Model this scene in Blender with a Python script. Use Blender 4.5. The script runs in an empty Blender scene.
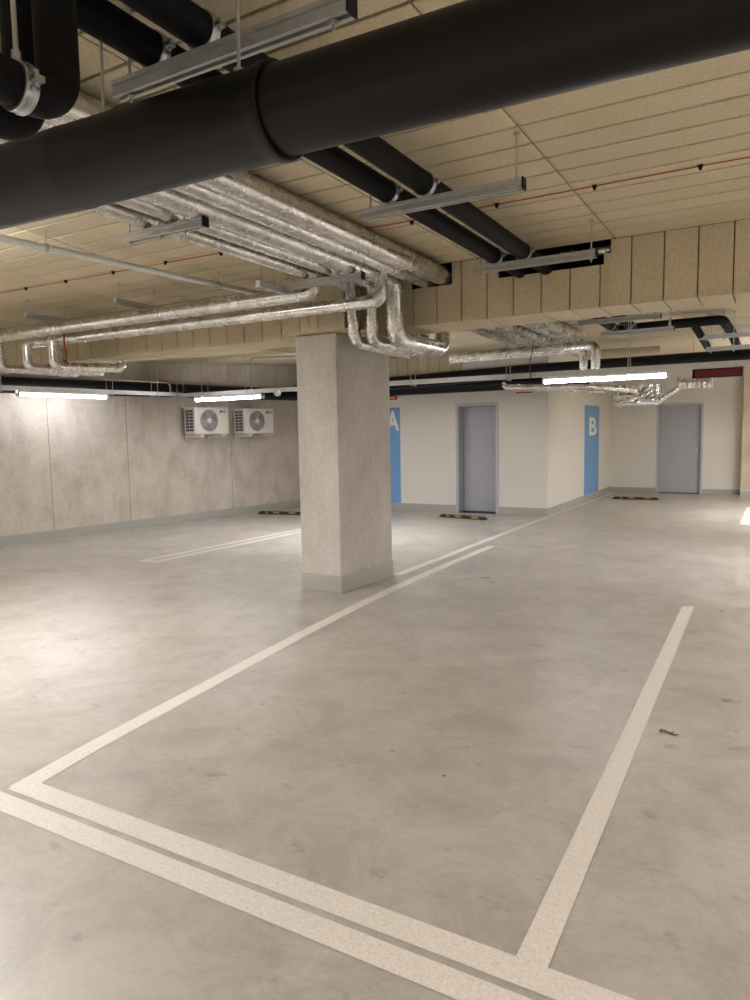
import bpy, math, random
from mathutils import Vector, Matrix
random.seed(7)
S = bpy.context.scene
COL = S.collection
PI = math.pi

# ------------------------------------------------------------------ materials
def lin(h):
    h = h.lstrip('#')
    out = []
    for i in (0, 2, 4):
        c = int(h[i:i+2], 16) / 255
        out.append(c/12.92 if c <= .04045 else ((c+.055)/1.055)**2.4)
    return (*out, 1)

def base_mat(name, color, rough=.5, metal=0.0):
    m = bpy.data.materials.new(name); m.use_nodes = True
    nt = m.node_tree; b = nt.nodes['Principled BSDF']
    b.inputs['Base Color'].default_value = lin(color) if isinstance(color, str) else color
    b.inputs['Roughness'].default_value = rough
    b.inputs['Metallic'].default_value = metal
    return m, nt, b

def noise(nt, scale, detail=4, rough=.55, vec=None, dist=0):
    n = nt.nodes.new('ShaderNodeTexNoise')
    n.inputs['Scale'].default_value = scale; n.inputs['Detail'].default_value = detail
    n.inputs['Roughness'].default_value = rough; n.inputs['Distortion'].default_value = dist
    if vec: nt.links.new(vec, n.inputs['Vector'])
    return n.outputs['Fac']

def coord(nt, scale=(1, 1, 1), kind='Object'):
    t = nt.nodes.new('ShaderNodeTexCoord'); mp = nt.nodes.new('ShaderNodeMapping')
    mp.inputs['Scale'].default_value = scale
    nt.links.new(t.outputs[kind], mp.inputs['Vector'])
    return mp.outputs['Vector']

def ramp(nt, fac, stops):
    r = nt.nodes.new('ShaderNodeValToRGB')
    e = r.color_ramp.elements
    while len(e) < len(stops): e.new(.5)
    for el, (p, c) in zip(e, stops):
        el.position = p; el.color = lin(c) if isinstance(c, str) else (c, c, c, 1)
    nt.links.new(fac, r.inputs['Fac'])
    return r.outputs['Color']

def mix(nt, fac, a, b, mode='MIX'):
    n = nt.nodes.new('ShaderNodeMix'); n.data_type = 'RGBA'; n.blend_type = mode
    for sock, v in ((n.inputs['Factor'], fac), (n.inputs['A'], a), (n.inputs['B'], b)):
        if isinstance(v, bpy.types.NodeSocket): nt.links.new(v, sock)
        elif isinstance(v, (int, float)): sock.default_value = v if sock.type == 'VALUE' else (v, v, v, 1)
        else: sock.default_value = lin(v)
    # the colour sockets
    ca, cb = n.inputs[6], n.inputs[7]
    for sock, v in ((ca, a), (cb, b)):
        if isinstance(v, bpy.types.NodeSocket): nt.links.new(v, sock)
        elif isinstance(v, (int, float)): sock.default_value = (v, v, v, 1)
        else: sock.default_value = lin(v)
    return n.outputs[2]

def bump(nt, b, height, strength=.2, distance=.01):
    n = nt.nodes.new('ShaderNodeBump')
    n.inputs['Strength'].default_value = strength; n.inputs['Distance'].default_value = distance
    nt.links.new(height, n.inputs['Height']); nt.links.new(n.outputs['Normal'], b.inputs['Normal'])

M = {}
def simple(name, color, rough=.5, metal=0., nscale=None, var=.12, bstr=.0):
    m, nt, b = base_mat(name, color, rough, metal)
    v = coord(nt)
    f = noise(nt, nscale or 12, 5, .6, v)
    c = ramp(nt, f, [(.3, 1-var), (.7, 1.0)])
    nt.links.new(mix(nt, 1.0, color, c, 'MULTIPLY'), b.inputs['Base Color'])
    if bstr: bump(nt, b, noise(nt, (nscale or 12)*8, 4, .6, v), bstr, .004)
    M[name] = m
    return m

# polished concrete floor
m, nt, b = base_mat('floor_concrete', '#b4aca0', .38)
v = coord(nt); vs = coord(nt, (.35, 1.4, 1))
c1 = ramp(nt, noise(nt, .5, 7, .62, v, .3), [(.3, '#b0a79c'), (.48, '#b9b3ac'), (.7, '#c3beb9')])
c2 = ramp(nt, noise(nt, 2.6, 10, .78, v, .5), [(.36, .76), (.58, 1.0)])
c3 = ramp(nt, noise(nt, 38, 6, .75, v), [(.3, .90), (.6, 1.0)])
c = mix(nt, 1.0, c1, c2, 'MULTIPLY'); c = mix(nt, .9, c, c3, 'MULTIPLY')
st = ramp(nt, noise(nt, 5.5, 4, .6, coord(nt, (1.0, 1.5, 1))), [(.62, 1.0), (.70, .62)])
c = mix(nt, .6, c, st, 'MULTIPLY')
vo = nt.nodes.new('ShaderNodeTexVoronoi'); vo.inputs['Scale'].default_value = 2.6
nt.links.new(v, vo.inputs['Vector'])
dots = ramp(nt, vo.outputs['Distance'], [(.022, .25), (.038, 1.0)])
msk = ramp(nt, noise(nt, .9, 2, .5, v), [(.42, 0.0), (.52, .85)])
c = mix(nt, msk, c, mix(nt, 1.0, c, dots, 'MULTIPLY'))
nt.links.new(c, b.inputs['Base Color'])
r = ramp(nt, noise(nt, 1.3, 7, .65, v, .5), [(.3, .27), (.7, .46)])
nt.links.new(r, b.inputs['Roughness'])
bump(nt, b, noise(nt, 6, 9, .72, v), .16, .012)
M['floor'] = m

# cast concrete of walls / pillar
def concrete(name, tones, streak=(1.2, 1.2, .75), rough=.75, sk=.45):
    m, nt, b = base_mat(name, tones[1], rough)
    v = coord(nt); vs = coord(nt, streak)
    c1 = ramp(nt, noise(nt, 2.2, 7, .62, vs, .3), [(.3, tones[0]), (.5, tones[1]), (.72, tones[2])])
    c2 = ramp(nt, noise(nt, 14, 6, .7, coord(nt, (1.5, 1.5, .12))), [(.32, .86), (.62, 1.0)])
    c = mix(nt, sk, c1, c2, 'MULTIPLY')
    vo = nt.nodes.new('ShaderNodeTexVoronoi'); vo.inputs['Scale'].default_value = 7
    nt.links.new(v, vo.inputs['Vector'])
    c = mix(nt, .6, c, ramp(nt, vo.outputs['Distance'], [(.045, .45), (.075, 1.0)]), 'MULTIPLY')
    c = mix(nt, .9, c, ramp(nt, noise(nt, 22, 8, .8, v), [(.32, .80), (.56, 1.0)]), 'MULTIPLY')
    nt.links.new(c, b.inputs['Base Color'])
    bump(nt, b, noise(nt, 30, 6, .7, v), .15, .006)
    M[name] = m
concrete('wall_concrete', ('#b2a99d', '#c8c0b4', '#d6cfc5'))
concrete('pillar_concrete', ('#b3afa8', '#c1bdb7', '#cdcac5'), (1.1, 1.1, .7), .75, .45)
concrete('column_concrete', ('#bcae98', '#c9bda9', '#d6ccba'))

# wood-wool insulation boards
m, nt, b = base_mat('board', '#bca985', .9)
v = coord(nt); g = nt.nodes.new('ShaderNodeNewGeometry')
isl = ramp(nt, g.outputs['Random Per Island'], [(0, .90), (1, 1.0)])
c1 = ramp(nt, noise(nt, 1.6, 5, .6, v), [(.3, '#c9bb9d'), (.7, '#d5c9ac')])
c2 = ramp(nt, noise(nt, 55, 7, .8, coord(nt, (1, 1, .35))), [(.34, .70), (.58, 1.0)])
c = mix(nt, 1.0, c1, isl, 'MULTIPLY'); c = mix(nt, .9, c, c2, 'MULTIPLY')
nt.links.new(c, b.inputs['Base Color'])
bump(nt, b, noise(nt, 120, 5, .75, v), .35, .004)
M['board'] = m

# painted plaster, paint
simple('plaster', '#dcd9d3', .7, nscale=1.2, var=.05, bstr=.05)
simple('grey_paint', '#a8a9a2', .55, nscale=3, var=.07)
simple('door_leaf', '#a9abb6', .42, nscale=2, var=.03)
simple('door_frame', '#b4b6bd', .4, nscale=3, var=.03)
simple('blue_paint', '#6d9fd2', .5, nscale=3, var=.04)
simple('white_paint', '#ece9e2', .55, nscale=5, var=.03)
simple('red_paint', '#b3261f', .45, nscale=6, var=.06)
m, nt, b = base_mat('marking', '#d8cfc5', .5)
v = coord(nt)
c = ramp(nt, noise(nt, 85, 6, .8, v, .6), [(.34, '#c8bfb8'), (.5, '#ddd6d0'), (.7, '#e9e4df')])
nt.links.new(c, b.inputs['Base Color']); M['marking'] = m
simple('faded_marking', '#c9c1b5', .45, nscale=25, var=.12)

# metals, plastics
def foil(name, col, rough, sc=22, bs=.13):
    m, nt, b = base_mat(name, col, rough, .88)
    v = coord(nt)
    f = noise(nt, sc, 6, .68, v, .8)
    nt.links.new(ramp(nt, noise(nt, 6, 6, .65, v), [(.3, '#bdbab5'), (.7, '#ebeae6')]), b.inputs['Base Color'])
    nt.links.new(ramp(nt, noise(nt, 9, 4, .6, v), [(.3, rough-.1), (.7, rough+.1)]), b.inputs['Roughness'])
    bump(nt, b, f, bs, .010); M[name] = m
foil('foil', '#d0ccc6', .27, 48, .045)
foil('crumpled_foil', '#d8d6d2', .26, 22, .16)
def zinc(name, col, rough):
    m, nt, b = base_mat(name, col, rough, .45)
    v = coord(nt)
    nt.links.new(mix(nt, 1.0, col, ramp(nt, noise(nt, 25, 5, .6, v), [(.3, .82), (.7, 1.0)]), 'MULTIPLY'), b.inputs['Base Color'])
    bump(nt, b, noise(nt, 60, 3, .6, v), .05, .003); M[name] = m
zinc('zinc', '#b9bab9', .40)
zinc('clamp_zinc', '#b4b9bd', .28)
M['clamp_zinc'].node_tree.nodes['Principled BSDF'].inputs['Metallic'].default_value = .9
zinc('bright_zinc', '#dcdfe2', .30)
simple('black_rubber', '#131316', .6, nscale=9, var=.15, bstr=.06)
simple('black_plastic', '#131317', .42, nscale=4, var=.10)
simple('black_cap', '#141414', .5)
for k_, sp_ in (('black_plastic', .22), ('black_rubber', .12), ('black_cap', .2)): M[k_].node_tree.nodes['Principled BSDF'].inputs['Specular IOR Level'].default_value = sp_
simple('stop_rubber', '#23211f', .7, nscale=10, var=.2)
simple('yellow', '#b98a2e', .5, nscale=40, var=.4)
simple('ac_white', '#d9d6d0', .4, nscale=2, var=.03)
simple('ac_dark', '#55575a', .5)
simple('fan_back', '#8a8c8e', .5)
simple('fan_blade', '#5d5f62', .5)
simple('ac_grey', '#b4b2ad', .45)
simple('logo_red', '#b01c3c', .4)
simple('logo_grey', '#6d6d70', .4)
simple('cable_red', '#a8432f', .5)
simple('brass', '#7d5d38', .4, .6)
simple('rust_red', '#8a3226', .5)
simple('dark_core', '#1b1917', .95)
simple('leaf_brown', '#7a6544', .9, nscale=60, var=.4)
simple('lamp_white', '#e6e6e2', .4, nscale=4, var=.02)
def emit(name, col, strength):
    m = bpy.data.materials.new(name); m.use_nodes = True
    b = m.node_tree.nodes['Principled BSDF']
    b.inputs['Base Color'].default_value = lin('#eeeeee')
    b.inputs['Emission Color'].default_value = lin(col); b.inputs['Emission Strength'].default_value = strength
    M[name] = m
TUBE = 15
emit('tube_glow', '#fbf9ff', TUBE)
m, nt, b = base_mat('led_screen', '#4a0f18', .3)
v = coord(nt, (1, 1, 1))
vo = nt.nodes.new('ShaderNodeTexVoronoi'); vo.inputs['Scale'].default_value = 90; vo.inputs['Randomness'].default_value = 0
nt.links.new(v, vo.inputs['Vector'])
nt.links.new(ramp(nt, vo.outputs['Distance'], [(.25, '#5c1420'), (.5, '#260810')]), b.inputs['Base Color'])
b.inputs['Emission Color'].default_value = lin('#8a1020'); b.inputs['Emission Strength'].default_value = .06
M['led'] = m

# ------------------------------------------------------------------ mesh helpers
class MB:
    def __init__(s): s.v = []; s.f = []; s.smooth = False; s.mi = []
    def box(s, a, b, bev=0):
        x0, y0, z0 = a; x1, y1, z1 = b
        x0, x1 = min(x0, x1), max(x0, x1); y0, y1 = min(y0, y1), max(y0, y1); z0, z1 = min(z0, z1), max(z0, z1)
        n = len(s.v)
        s.v += [(x0,y0,z0),(x1,y0,z0),(x1,y1,z0),(x0,y1,z0),(x0,y0,z1),(x1,y0,z1),(x1,y1,z1),(x0,y1,z1)]
        s.f += [tuple(n+i for i in q) for q in ((0,3,2,1),(4,5,6,7),(0,1,5,4),(1,2,6,5),(2,3,7,6),(3,0,4,7))]
        return s
    def hexa(s, pts):                       # 4 bottom (ccw from above) + 4 top
        n = len(s.v); s.v += [tuple(p) for p in pts]
        s.f += [tuple(n+i for i in q) for q in ((0,3,2,1),(4,5,6,7),(0,1,5,4),(1,2,6,5),(2,3,7,6),(3,0,4,7))]
        return s
    def prism(s, prof, origin, ax, ay, az, length):  # profile (u,v) in ax,ay swept along az
        o = Vector(origin); ax, ay, az = Vector(ax), Vector(ay), Vector(az)
        n = len(s.v); k = len(prof)
        for d in (0, length):
            for u, w in prof: s.v.append(tuple(o + ax*u + ay*w + az*d))
        for i in range(k):
            j = (i+1) % k; s.f.append((n+i, n+j, n+k+j, n+k+i))
        s.f.append(tuple(n+i for i in reversed(range(k)))); s.f.append(tuple(n+k+i for i in range(k)))
        return s
    def tube(s, pts, r, seg=20, bend=0, bseg=6, cap=True):
        s.smooth = True
        P = [Vector(p) for p in pts]; path = [P[0]]
        for i in range(1, len(P)-1):
            a, c, e = P[i-1], P[i], P[i+1]
            d1 = (c-a).normalized(); d2 = (e-c).normalized(); ang = d1.angle(d2)
            if bend <= 0 or ang < .02: path.append(c); continue
            t = bend*math.tan(ang/2)
            p0 = c - d1*t; ctr_dir = (d2-d1).normalized()
            ctr = c + ctr_dir*(bend/math.cos(ang/2))
            ax = d1.cross(d2).normalized()
            for k in range(bseg+1):
                q = Matrix.Rotation(ang*k/bseg, 3, ax) @ (p0-ctr); path.append(ctr+q)
        path.append(P[-1])
        rr = r if callable(r) else (lambda i: r)
        n0 = len(s.v); N = len(path)
        t = (path[1]-path[0]).normalized()
        u = Vector((0, 0, 1)) if abs(t.z) < .9 else Vector((1, 0, 0))
        u = (u - t*u.dot(t)).normalized()
        for i, p in enumerate(path):
            if i == 0: tn = (path[1]-path[0]).normalized()
            elif i == N-1: tn = (path[-1]-path[-2]).normalized()
            else: tn = ((path[i+1]-p).normalized() + (p-path[i-1]).normalized()).normalized()
            u = (u - tn*u.dot(tn)).normalized(); w = tn.cross(u)
            for k in range(seg):
                a = 2*PI*k/seg; s.v.append(tuple(p + (u*math.cos(a) + w*math.sin(a))*rr(i)))
        for i in range(N-1):
            for k in range(seg):
                k2 = (k+1) % seg
                s.f.append((n0+i*seg+k, n0+i*seg+k2, n0+(i+1)*seg+k2, n0+(i+1)*seg+k))
        if cap:
            s.f.append(tuple(n0+k for k in reversed(range(seg))))
            s.f.append(tuple(n0+(N-1)*seg+k for k in range(seg)))
        return s
    def lathe(s, prof, origin, axis, seg=24):  # prof: (along, radius)
        s.smooth = True
        o = Vector(origin); t = Vector(axis).normalized()
        u = Vector((0, 0, 1)) if abs(t.z) < .9 else Vector((1, 0, 0))
        u = (u - t*u.dot(t)).normalized(); w = t.cross(u); n0 = len(s.v)
        for a, r in prof:
            for k in range(seg):
                q = 2*PI*k/seg; s.v.append(tuple(o + t*a + (u*math.cos(q)+w*math.sin(q))*r))
        for i in range(len(prof)-1):
            for k in range(seg):
                k2 = (k+1) % seg
                s.f.append((n0+i*seg+k, n0+i*seg+k2, n0+(i+1)*seg+k2, n0+(i+1)*seg+k))
        s.f.append(tuple(n0+k for k in reversed(range(seg)))); s.f.append(tuple(n0+(len(prof)-1)*seg+k for k in range(seg)))
        return s
    def build(s, name, mat, parent=None, bevel=0):
        me = bpy.data.meshes.new(name)
        org = Vector((0, 0, 0))
        me.from_pydata(s.v, [], s.f); me.update()
        me.materials.append(M[mat])
        if s.smooth:
            me.shade_smooth(); me.set_sharp_from_angle(angle=math.radians(38))
        o = bpy.data.objects.new(name, me); COL.objects.link(o)
        if parent is not None: o.parent = parent
        if bevel:
            bv = o.modifiers.new('bevel', 'BEVEL'); bv.width = bevel; bv.segments = 2; bv.limit_method = 'ANGLE'
        return o

def struct(o): o['kind'] = 'structure'; return o
def tag(o, label, cat, group=None):
    o['label'] = label; o['category'] = cat
    if group: o['group'] = group
    return o
def thing(name, label, cat, loc=(0, 0, 0), rz=0, group=None):
    o = bpy.data.objects.new(name, None); COL.objects.link(o)
    o.location = loc; o.rotation_euler = (0, 0, rz); o.empty_display_size = .1
    return tag(o, label, cat, group)
def copy_children(src, dst):
    for ch in list(src.children):
        c = ch.copy(); COL.objects.link(c); c.parent = dst
        copy_children(ch, c)
def text_mesh(name, body, size, mat, parent, mtx, depth=.004, weight=0.0, align='CENTER'):
    cu = bpy.data.curves.new(name, 'FONT'); cu.body = body; cu.size = size; cu.extrude = depth; cu.offset = weight
    cu.align_x = align; cu.align_y = 'CENTER'
    t = bpy.data.objects.new(name+'_tmp', cu); COL.objects.link(t)
    dg = bpy.context.evaluated_depsgraph_get()
    me = bpy.data.meshes.new_from_object(t.evaluated_get(dg)); bpy.data.objects.remove(t)
    me.transform(mtx); me.materials.clear(); me.materials.append(M[mat])
    o = bpy.data.objects.new(name, me); COL.objects.link(o); o.parent = parent
    return o
def frame(origin, xa, ya):                    # matrix mapping text x/y axes onto world directions
    xa, ya = Vector(xa).normalized(), Vector(ya).normalized(); za = xa.cross(ya)
    m = Matrix((xa, ya, za)).transposed().to_4x4(); m.translation = Vector(origin); return m

# ------------------------------------------------------------------ key dimensions
ZC, ZB = 3.118, 2.592                    # ceiling, underside of beam
BY0, BY1 = 6.0, 6.53                     # beam front / back
def wx(y): return -10.2 + .1318*(y-6.336)  # inner face of the left wall (slightly askew)
WD = Vector((.1318, 1, 0)).normalized(); WN = Vector((1, -.1318, 0)).normalized()
def onwall(y, off, z):
    p = Vector((wx(y), y, z)) + WN*off; return p

# ------------------------------------------------------------------ the setting
mb = MB(); mb.box((-13, -8, -.2), (9, 20, 0)); struct(mb.build('floor', 'floor'))

# ceiling boards: front bay, back bay (left part of the back bay is tilted)
def board(mb, x0, x1, x2, x3, y0, y1, zf, ch=.004, t=.05, cx=.022):
    # quad x0..x1 at y0, x3..x2 at y1, chamfered lower edge
    g = .0105; q_ = .0045
    lo = [(x0+q_+cx, y0+g+ch), (x1-q_-cx, y0+g+ch), (x2-q_-cx, y1-g-ch), (x3+q_+cx, y1-g-ch)]
    hi = [(x0+q_, y0+g), (x1-q_, y0+g), (x2-q_, y1-g), (x3+q_, y1-g)]
    n = len(mb.v)
    for x, y in lo: mb.v.append((x, y, zf(y)))
    for x, y in hi: mb.v.append((x, y, zf(y)+ch))
    for x, y in hi: mb.v.append((x, y, zf(y)+t))
    q = [(3,2,1,0)]
    for k in range(4):
        k2 = (k+1) % 4; q += [(k, k2, 4+k2, 4+k), (4+k, 4+k2, 8+k2, 8+k)]
    mb.f += [tuple(n+i for i in f) for f in q]
seams = [(9, 0), (7.0, 0), (5.8, 0), (4.65, 0), (3.48, 0), (2.32, 0), (1.15, 0), (-.012, 0), (-1.18, 0), (-2.345, 0), (-3.2, -.1),
         (-4.02, -.23), (-5.12, -.23), (-6.25, -.23), (-7.4, -.23), (-8.6, -.23), (-13.5, 0)]
mb = MB(); y = 3.33 - .239*42
flat = lambda y: ZC
while y < BY0 - .02:
    y1 = min(y+.239, BY0)
    for (a, sa), (b_, sb) in zip(seams[1:], seams[:-1]):
        board(mb, a+sa*y, b_+sb*y, b_+sb*y1, a+sa*y1, y, y1, flat)
    y = y1
struct(mb.build('ceiling', 'board'))
mb = MB(); y = BY1
tilt = lambda y: min(ZC, 2.875 + .0497*(y-8))
while y < 19.5:
    y1 = y+.239
    for (a, _), (b_, _) in zip(seams[1:], seams[:-1]):
        if b_ > -7.0: board(mb, max(a, -7.0), b_, b_, max(a, -7.0), y, y1, flat)
    for a in range(6):
        x = -7.0 - 1.15*a
        if y < 13.2: board(mb, x-1.15, x, x, x-1.15, y, y1, tilt)
    y = y1
struct(mb.build('ceiling', 'board'))
mb = MB(); mb.hexa([(-7.0, BY1, tilt(BY1)), (-6.985, BY1, tilt(BY1)), (-6.985, 12.9, ZC-.001), (-7.0, 12.9, ZC-.001), (-7.0, BY1, ZC+.05), (-6.985, BY1, ZC+.05), (-6.985, 12.9, ZC+.05), (-7.0, 12.9, ZC+.05)]); struct(mb.build('ceiling_step', 'board'))
mb = MB(); mb.box((-13.6, -8, ZC+.051), (9.2, 20, ZC+.25)); struct(mb.build('ceiling_slab', 'dark_core'))

# beam with cladding boards and pipe openings
mb = MB()
for x0, x1, top in ((-13, -3.01, ZC), (-3.01, -2.596, 2.93), (-2.596, -2.161, ZC), (-2.161, -1.264, 2.93), (-1.264, -1.21, 3.015), (-1.21, 9, ZC)):
    mb.box((x0, BY0+.032, ZB+.03), (x1, BY1-.03, top+.02 if top > 3.1 else top))
mb.box((-3.01, 6.36, 2.93), (-2.596, BY1-.03, ZC+.02)); mb.box((-2.161, 6.36, 2.93), (-1.21, BY1-.03, ZC+.02))
beam = struct(mb.build('beam_core', 'dark_core'))
def beam_board(mb, x0, x1, top, j0=True, j1=True):
    g, ch = .004, .006
    ga, ca = (g, ch) if j0 else (0, .0003)
    gb, cb = (g, ch) if j1 else (0, .0003)
    # front board (chamfered long edges), bottom board, back board
    for ya, yb in ((BY0, BY0+.03), (BY1, BY1-.03)):
        s = 1 if yb > ya else -1
        prof = [(x0+ga, yb), (x0+ga, ya+s*ca), (x0+ga+ca, ya), (x1-gb-cb, ya), (x1-gb, ya+s*cb), (x1-gb, yb)]
        if s < 0: prof = prof[::-1]
        mb.prism(prof, (0, 0, ZB+.002), (1, 0, 0), (0, 1, 0), (0, 0, 1), top-ZB-.002)
    prof = [(x0+ga, ZB+.03), (x0+ga, ZB+ca), (x0+ga+ca, ZB), (x1-gb-cb, ZB), (x1-gb, ZB+cb), (x1-gb, ZB+.03)]
    mb.prism(prof, (0, BY0+.002, 0), (1, 0, 0), (0, 0, 1), (0, 1, 0), BY1-BY0-.004)
mb = MB()
xs = [4+.2445*i for i in range(20, -20, -1)]
xs = [-.325-.2425*k for k in range(-38, 20)]
xs = [x for x in xs if x > -4.4] + [-4.53-.2475*k for k in range(0, 34)]
cuts = sorted(set(xs + [-3.01, -2.596, -2.161, -1.264, -1.21]), reverse=True)
for a, b_ in zip(cuts[:-1], cuts[1:]):
    if a - b_ < .012: continue
    c = (a+b_)/2
    top = ZC
    if -3.01 < c < -2.596 or -2.161 < c < -1.264: top = 2.93
    elif -1.264 < c < -1.21: top = 3.015
    # joints exist only at board spacing: openings share one board
    beam_board(mb, b_, a, top, b_ in xs, a in xs)
struct(mb.build('beam_cladding', 'board'))
# pillar head block
mb = MB()
hx = [-4.29, -4.075, -3.965, -3.865, -3.56]
for a, b_ in zip(hx[:-1], hx[1:]):
    mb.prism([(a+.003, 0), (a+.003, -.026), (a+.008, -.03), (b_-.008, -.03), (b_-.003, -.026), (b_-.003, 0)], (0, 5.73, ZB), (1, 0, 0), (0, 1, 0), (0, 0, 1), ZC-ZB)
mb.box((-4.288, 5.73, ZB+.004), (-3.562, 5.999, ZC-.001))
struct(mb.build('beam_head', 'board'))

# pillar with grey painted foot
mb = MB(); q_ = [(-4.258, 5.872), (-3.772, 5.872), (-3.722, 6.868), (-4.21, 6.868)]; mb.hexa([(x, y, 0) for x, y in q_] + [(x, y, ZB-.001) for x, y in q_]); pil = struct(mb.build('pillar', 'pillar_concrete', bevel=.012))
mb = MB(); q_ = [(-4.266, 5.864), (-3.763, 5.864), (-3.713, 6.876), (-4.218, 6.876)]; mb.hexa([(x, y, 0) for x, y in q_] + [(x, y, .172) for x, y in q_]); o = mb.build('pillar_foot', 'grey_paint', pil, bevel=.006)

# left wall with shutter joints
def wall_strip(mb, y0, y1, z0, z1, off0=-.25, off1=0):
    a, b_, c, d = onwall(y0, off1, 0), onwall(y1, off1, 0), onwall(y1, off0, 0), onwall(y0, off0, 0)
    mb.hexa([(p.x, p.y, z) for z in (z0, z1) for p in (a, b_, c, d)])
mb = MB()
joints = [-6.0, -2.6, 1.0, 4.0, 5.2, 6.78, 8.62, 11.07, 13.0]
joints = [-6.0, -3.2, -.4, 2.0, 4.3, 6.33, 7.18, 8.58, 10.93, 13.15]
for a, b_ in zip(joints[:-1], joints[1:]): wall_strip(mb, a+.006, b_-.006, 0, ZC+.02)
wall_strip(mb, -6, 13.1, 0, ZC+.02, -.3, -.012)
struct(mb.build('wall_left', 'wall_concrete'))
mb = MB(); wall_strip(mb, -6, 12.95, 0, .142, -.01, .006); struct(mb.build('baseboard_left', 'grey_paint'))
# thin cement band along the tie-bar row
# wall A (door 1), side wall B, recess wall with door 2
YA, XB, YR = 12.95, -3.70, 18.66
D1 = (-5.50, -4.70); D2 = (-2.56, -1.60); DH = 2.12
mb = MB()
mb.box((-9.6, YA, 0), (D1[0], YA+.45, ZC+.02)); mb.box((D1[1], YA, 0), (XB, YA+.45, ZC+.02)); mb.box((D1[0], YA, DH), (D1[1], YA+.45, ZC+.02))
struct(mb.build('wall_back', 'plaster'))
mb = MB(); mb.box((XB-.2, YA+.45, 0), (XB, YR+.2, ZC+.02)); struct(mb.build('wall_side', 'plaster'))
mb = MB(); mb.box((XB, YR, 0), (D2[0], YR+.2, ZC+.02)); mb.box((D2[1], YR, 0), (9, YR+.2, ZC+.02)); mb.box((D2[0], YR, 2.16), (D2[1], YR+.2, ZC+.02))
struct(mb.build('wall_recess', 'plaster'))
mb = MB(); mb.box((-9.45, YA-.006, 0), (D1[0]-.045, YA+.01, .145)); mb.box((D1[1]+.045, YA-.006, 0), (XB+.006, YA+.01, .145)); struct(mb.build('baseboard_back', 'grey_paint'))
mb = MB(); mb.box((XB-.01, YA-.004, 0), (XB+.006, YR, .145)); struct(mb.build('baseboard_side', 'grey_paint'))
mb = MB(); mb.box((XB, YR-.006, 0), (D2[0]-.05, YR+.01, .125)); mb.box((D2[1]+.05, YR-.006, 0), (-.73, YR+.01, .125)); struct(mb.build('baseboard_recess', 'grey_paint'))
# concrete column at the right edge
mb = MB(); mb.box((-.715, 18.30, 0), (.1, 18.9, ZC)); col = struct(mb.build('column', 'column_concrete', bevel=.012))
mb = MB(); mb.box((-.72, 18.294, 0), (.106, 18.9, .12)); mb.build('column_foot', 'grey_paint', col)
# rest of the hall behind and to the right of the viewer
mb = MB(); mb.box((8.8, -8, 0), (9, 20, ZC+.02)); struct(mb.build('wall_right', 'wall_concrete'))
mb = MB(); mb.box((-13, -6.2, 0), (9, -6, ZC+.02)); struct(mb.build('wall_front', 'wall_concrete'))
# clad band above the back wall
mb = MB()
for k in range(17):
    x0 = -9.4 + .235*k
    mb.prism([(x0+.004, 0), (x0+.004, -.024), (x0+.01, -.03), (x0+.225, -.03), (x0+.231, -.024), (x0+.231, 0)], (0, YA-.005, 2.62), (1, 0, 0), (0, 1, 0), (0, 0, 1), ZC-2.62)
struct(mb.build('wall_back_cladding_trim', 'board'))

# doors
def door(n, x0, x1, h, yface, yleaf, hinge_right, hz):
    root = bpy.data.objects.new('door_%d' % n, None); COL.objects.link(root); struct(root)
    w = .045
    mb = MB()
    for a, b_ in ((x0-w, x0+.012), (x1-.012, x1+w)): mb.box((a, yface-.012, 0), (b_, yleaf+.06, h+w))
    mb.box((x0+.012, yface-.012, h-.012), (x1-.012, yleaf+.06, h+w))
    mb.build('door_frame', 'door_frame', root, bevel=.004)
    mb = MB(); mb.box((x0+.016, yleaf, .012), (x1-.016, yleaf+.045, h-.016)); mb.build('door_leaf', 'door_leaf', root, bevel=.003)
    hx_ = x0+.085 if hinge_right else x1-.085
    s = 1 if hinge_right else -1
    mb = MB(); mb.lathe([(0, .027), (.008, .025)], (hx_, yleaf, hz), (0, -1, 0))
    mb.tube([(hx_, yleaf-.005, hz), (hx_, yleaf-.055, hz), (hx_+s*.125, yleaf-.055, hz)], .010, 10, .014, 4)
    mb.build('door_handle', 'bright_zinc', root)
    mb = MB(); mb.lathe([(0, .024), (.007, .022)], (hx_, yleaf, hz-.085), (0, -1, 0)); mb.box((hx_-.003, yleaf-.012, hz-.10), (hx_+.003, yleaf-.006, hz-.075))
    mb.build('lock_plate', 'bright_zinc', root)
    mb = MB(); mb.box((x0, yface+.0, 0), (x1, yleaf+.05, .008)); mb.build('door_threshold', 'black_cap', root)
door(1, D1[0], D1[1], DH-.005, YA, YA+.25, True, 1.14)
door(2, D2[0], D2[1], 2.155, YR, YR+.07, False, 1.09)

# painted floor markings
def mark(pts, mat='marking', name='floor_marking', z=.0018):
    mb = MB(); mb.v = [(x, y, z) for x, y in pts]; mb.f = [tuple(range(len(pts)))]
    return struct(mb.build(name, mat))
def stripe(path, w, mat='marking', z=.0018, w1=None):
    mb = MB(); P = [Vector((x, y, 0)) for x, y in path]
    for i, p in enumerate(P):
        t = (P[min(i+1, len(P)-1)] - P[max(i-1, 0)]).normalized(); nrm = Vector((t.y, -t.x, 0))
        ww = w if w1 is None else w + (w1-w)*i/(len(P)-1)
        mb.v += [tuple(p - nrm*ww/2 + Vector((0, 0, z))), tuple(p + nrm*ww/2 + Vector((0, 0, z)))]
    for i in range(len(P)-1): mb.f.append((2*i, 2*i+1, 2*i+3, 2*i+2))
    return struct(mb.build('floor_marking', mat))
mark([(-3.6, 1.703), (.9, 1.703), (.9, 1.806), (-3.6, 1.806)])
mark([(-3.03, 1.836), (.9, 1.836), (.9, 1.943), (-2.93, 1.943), (-3.0, 1.97)], z=.0017)
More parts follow.
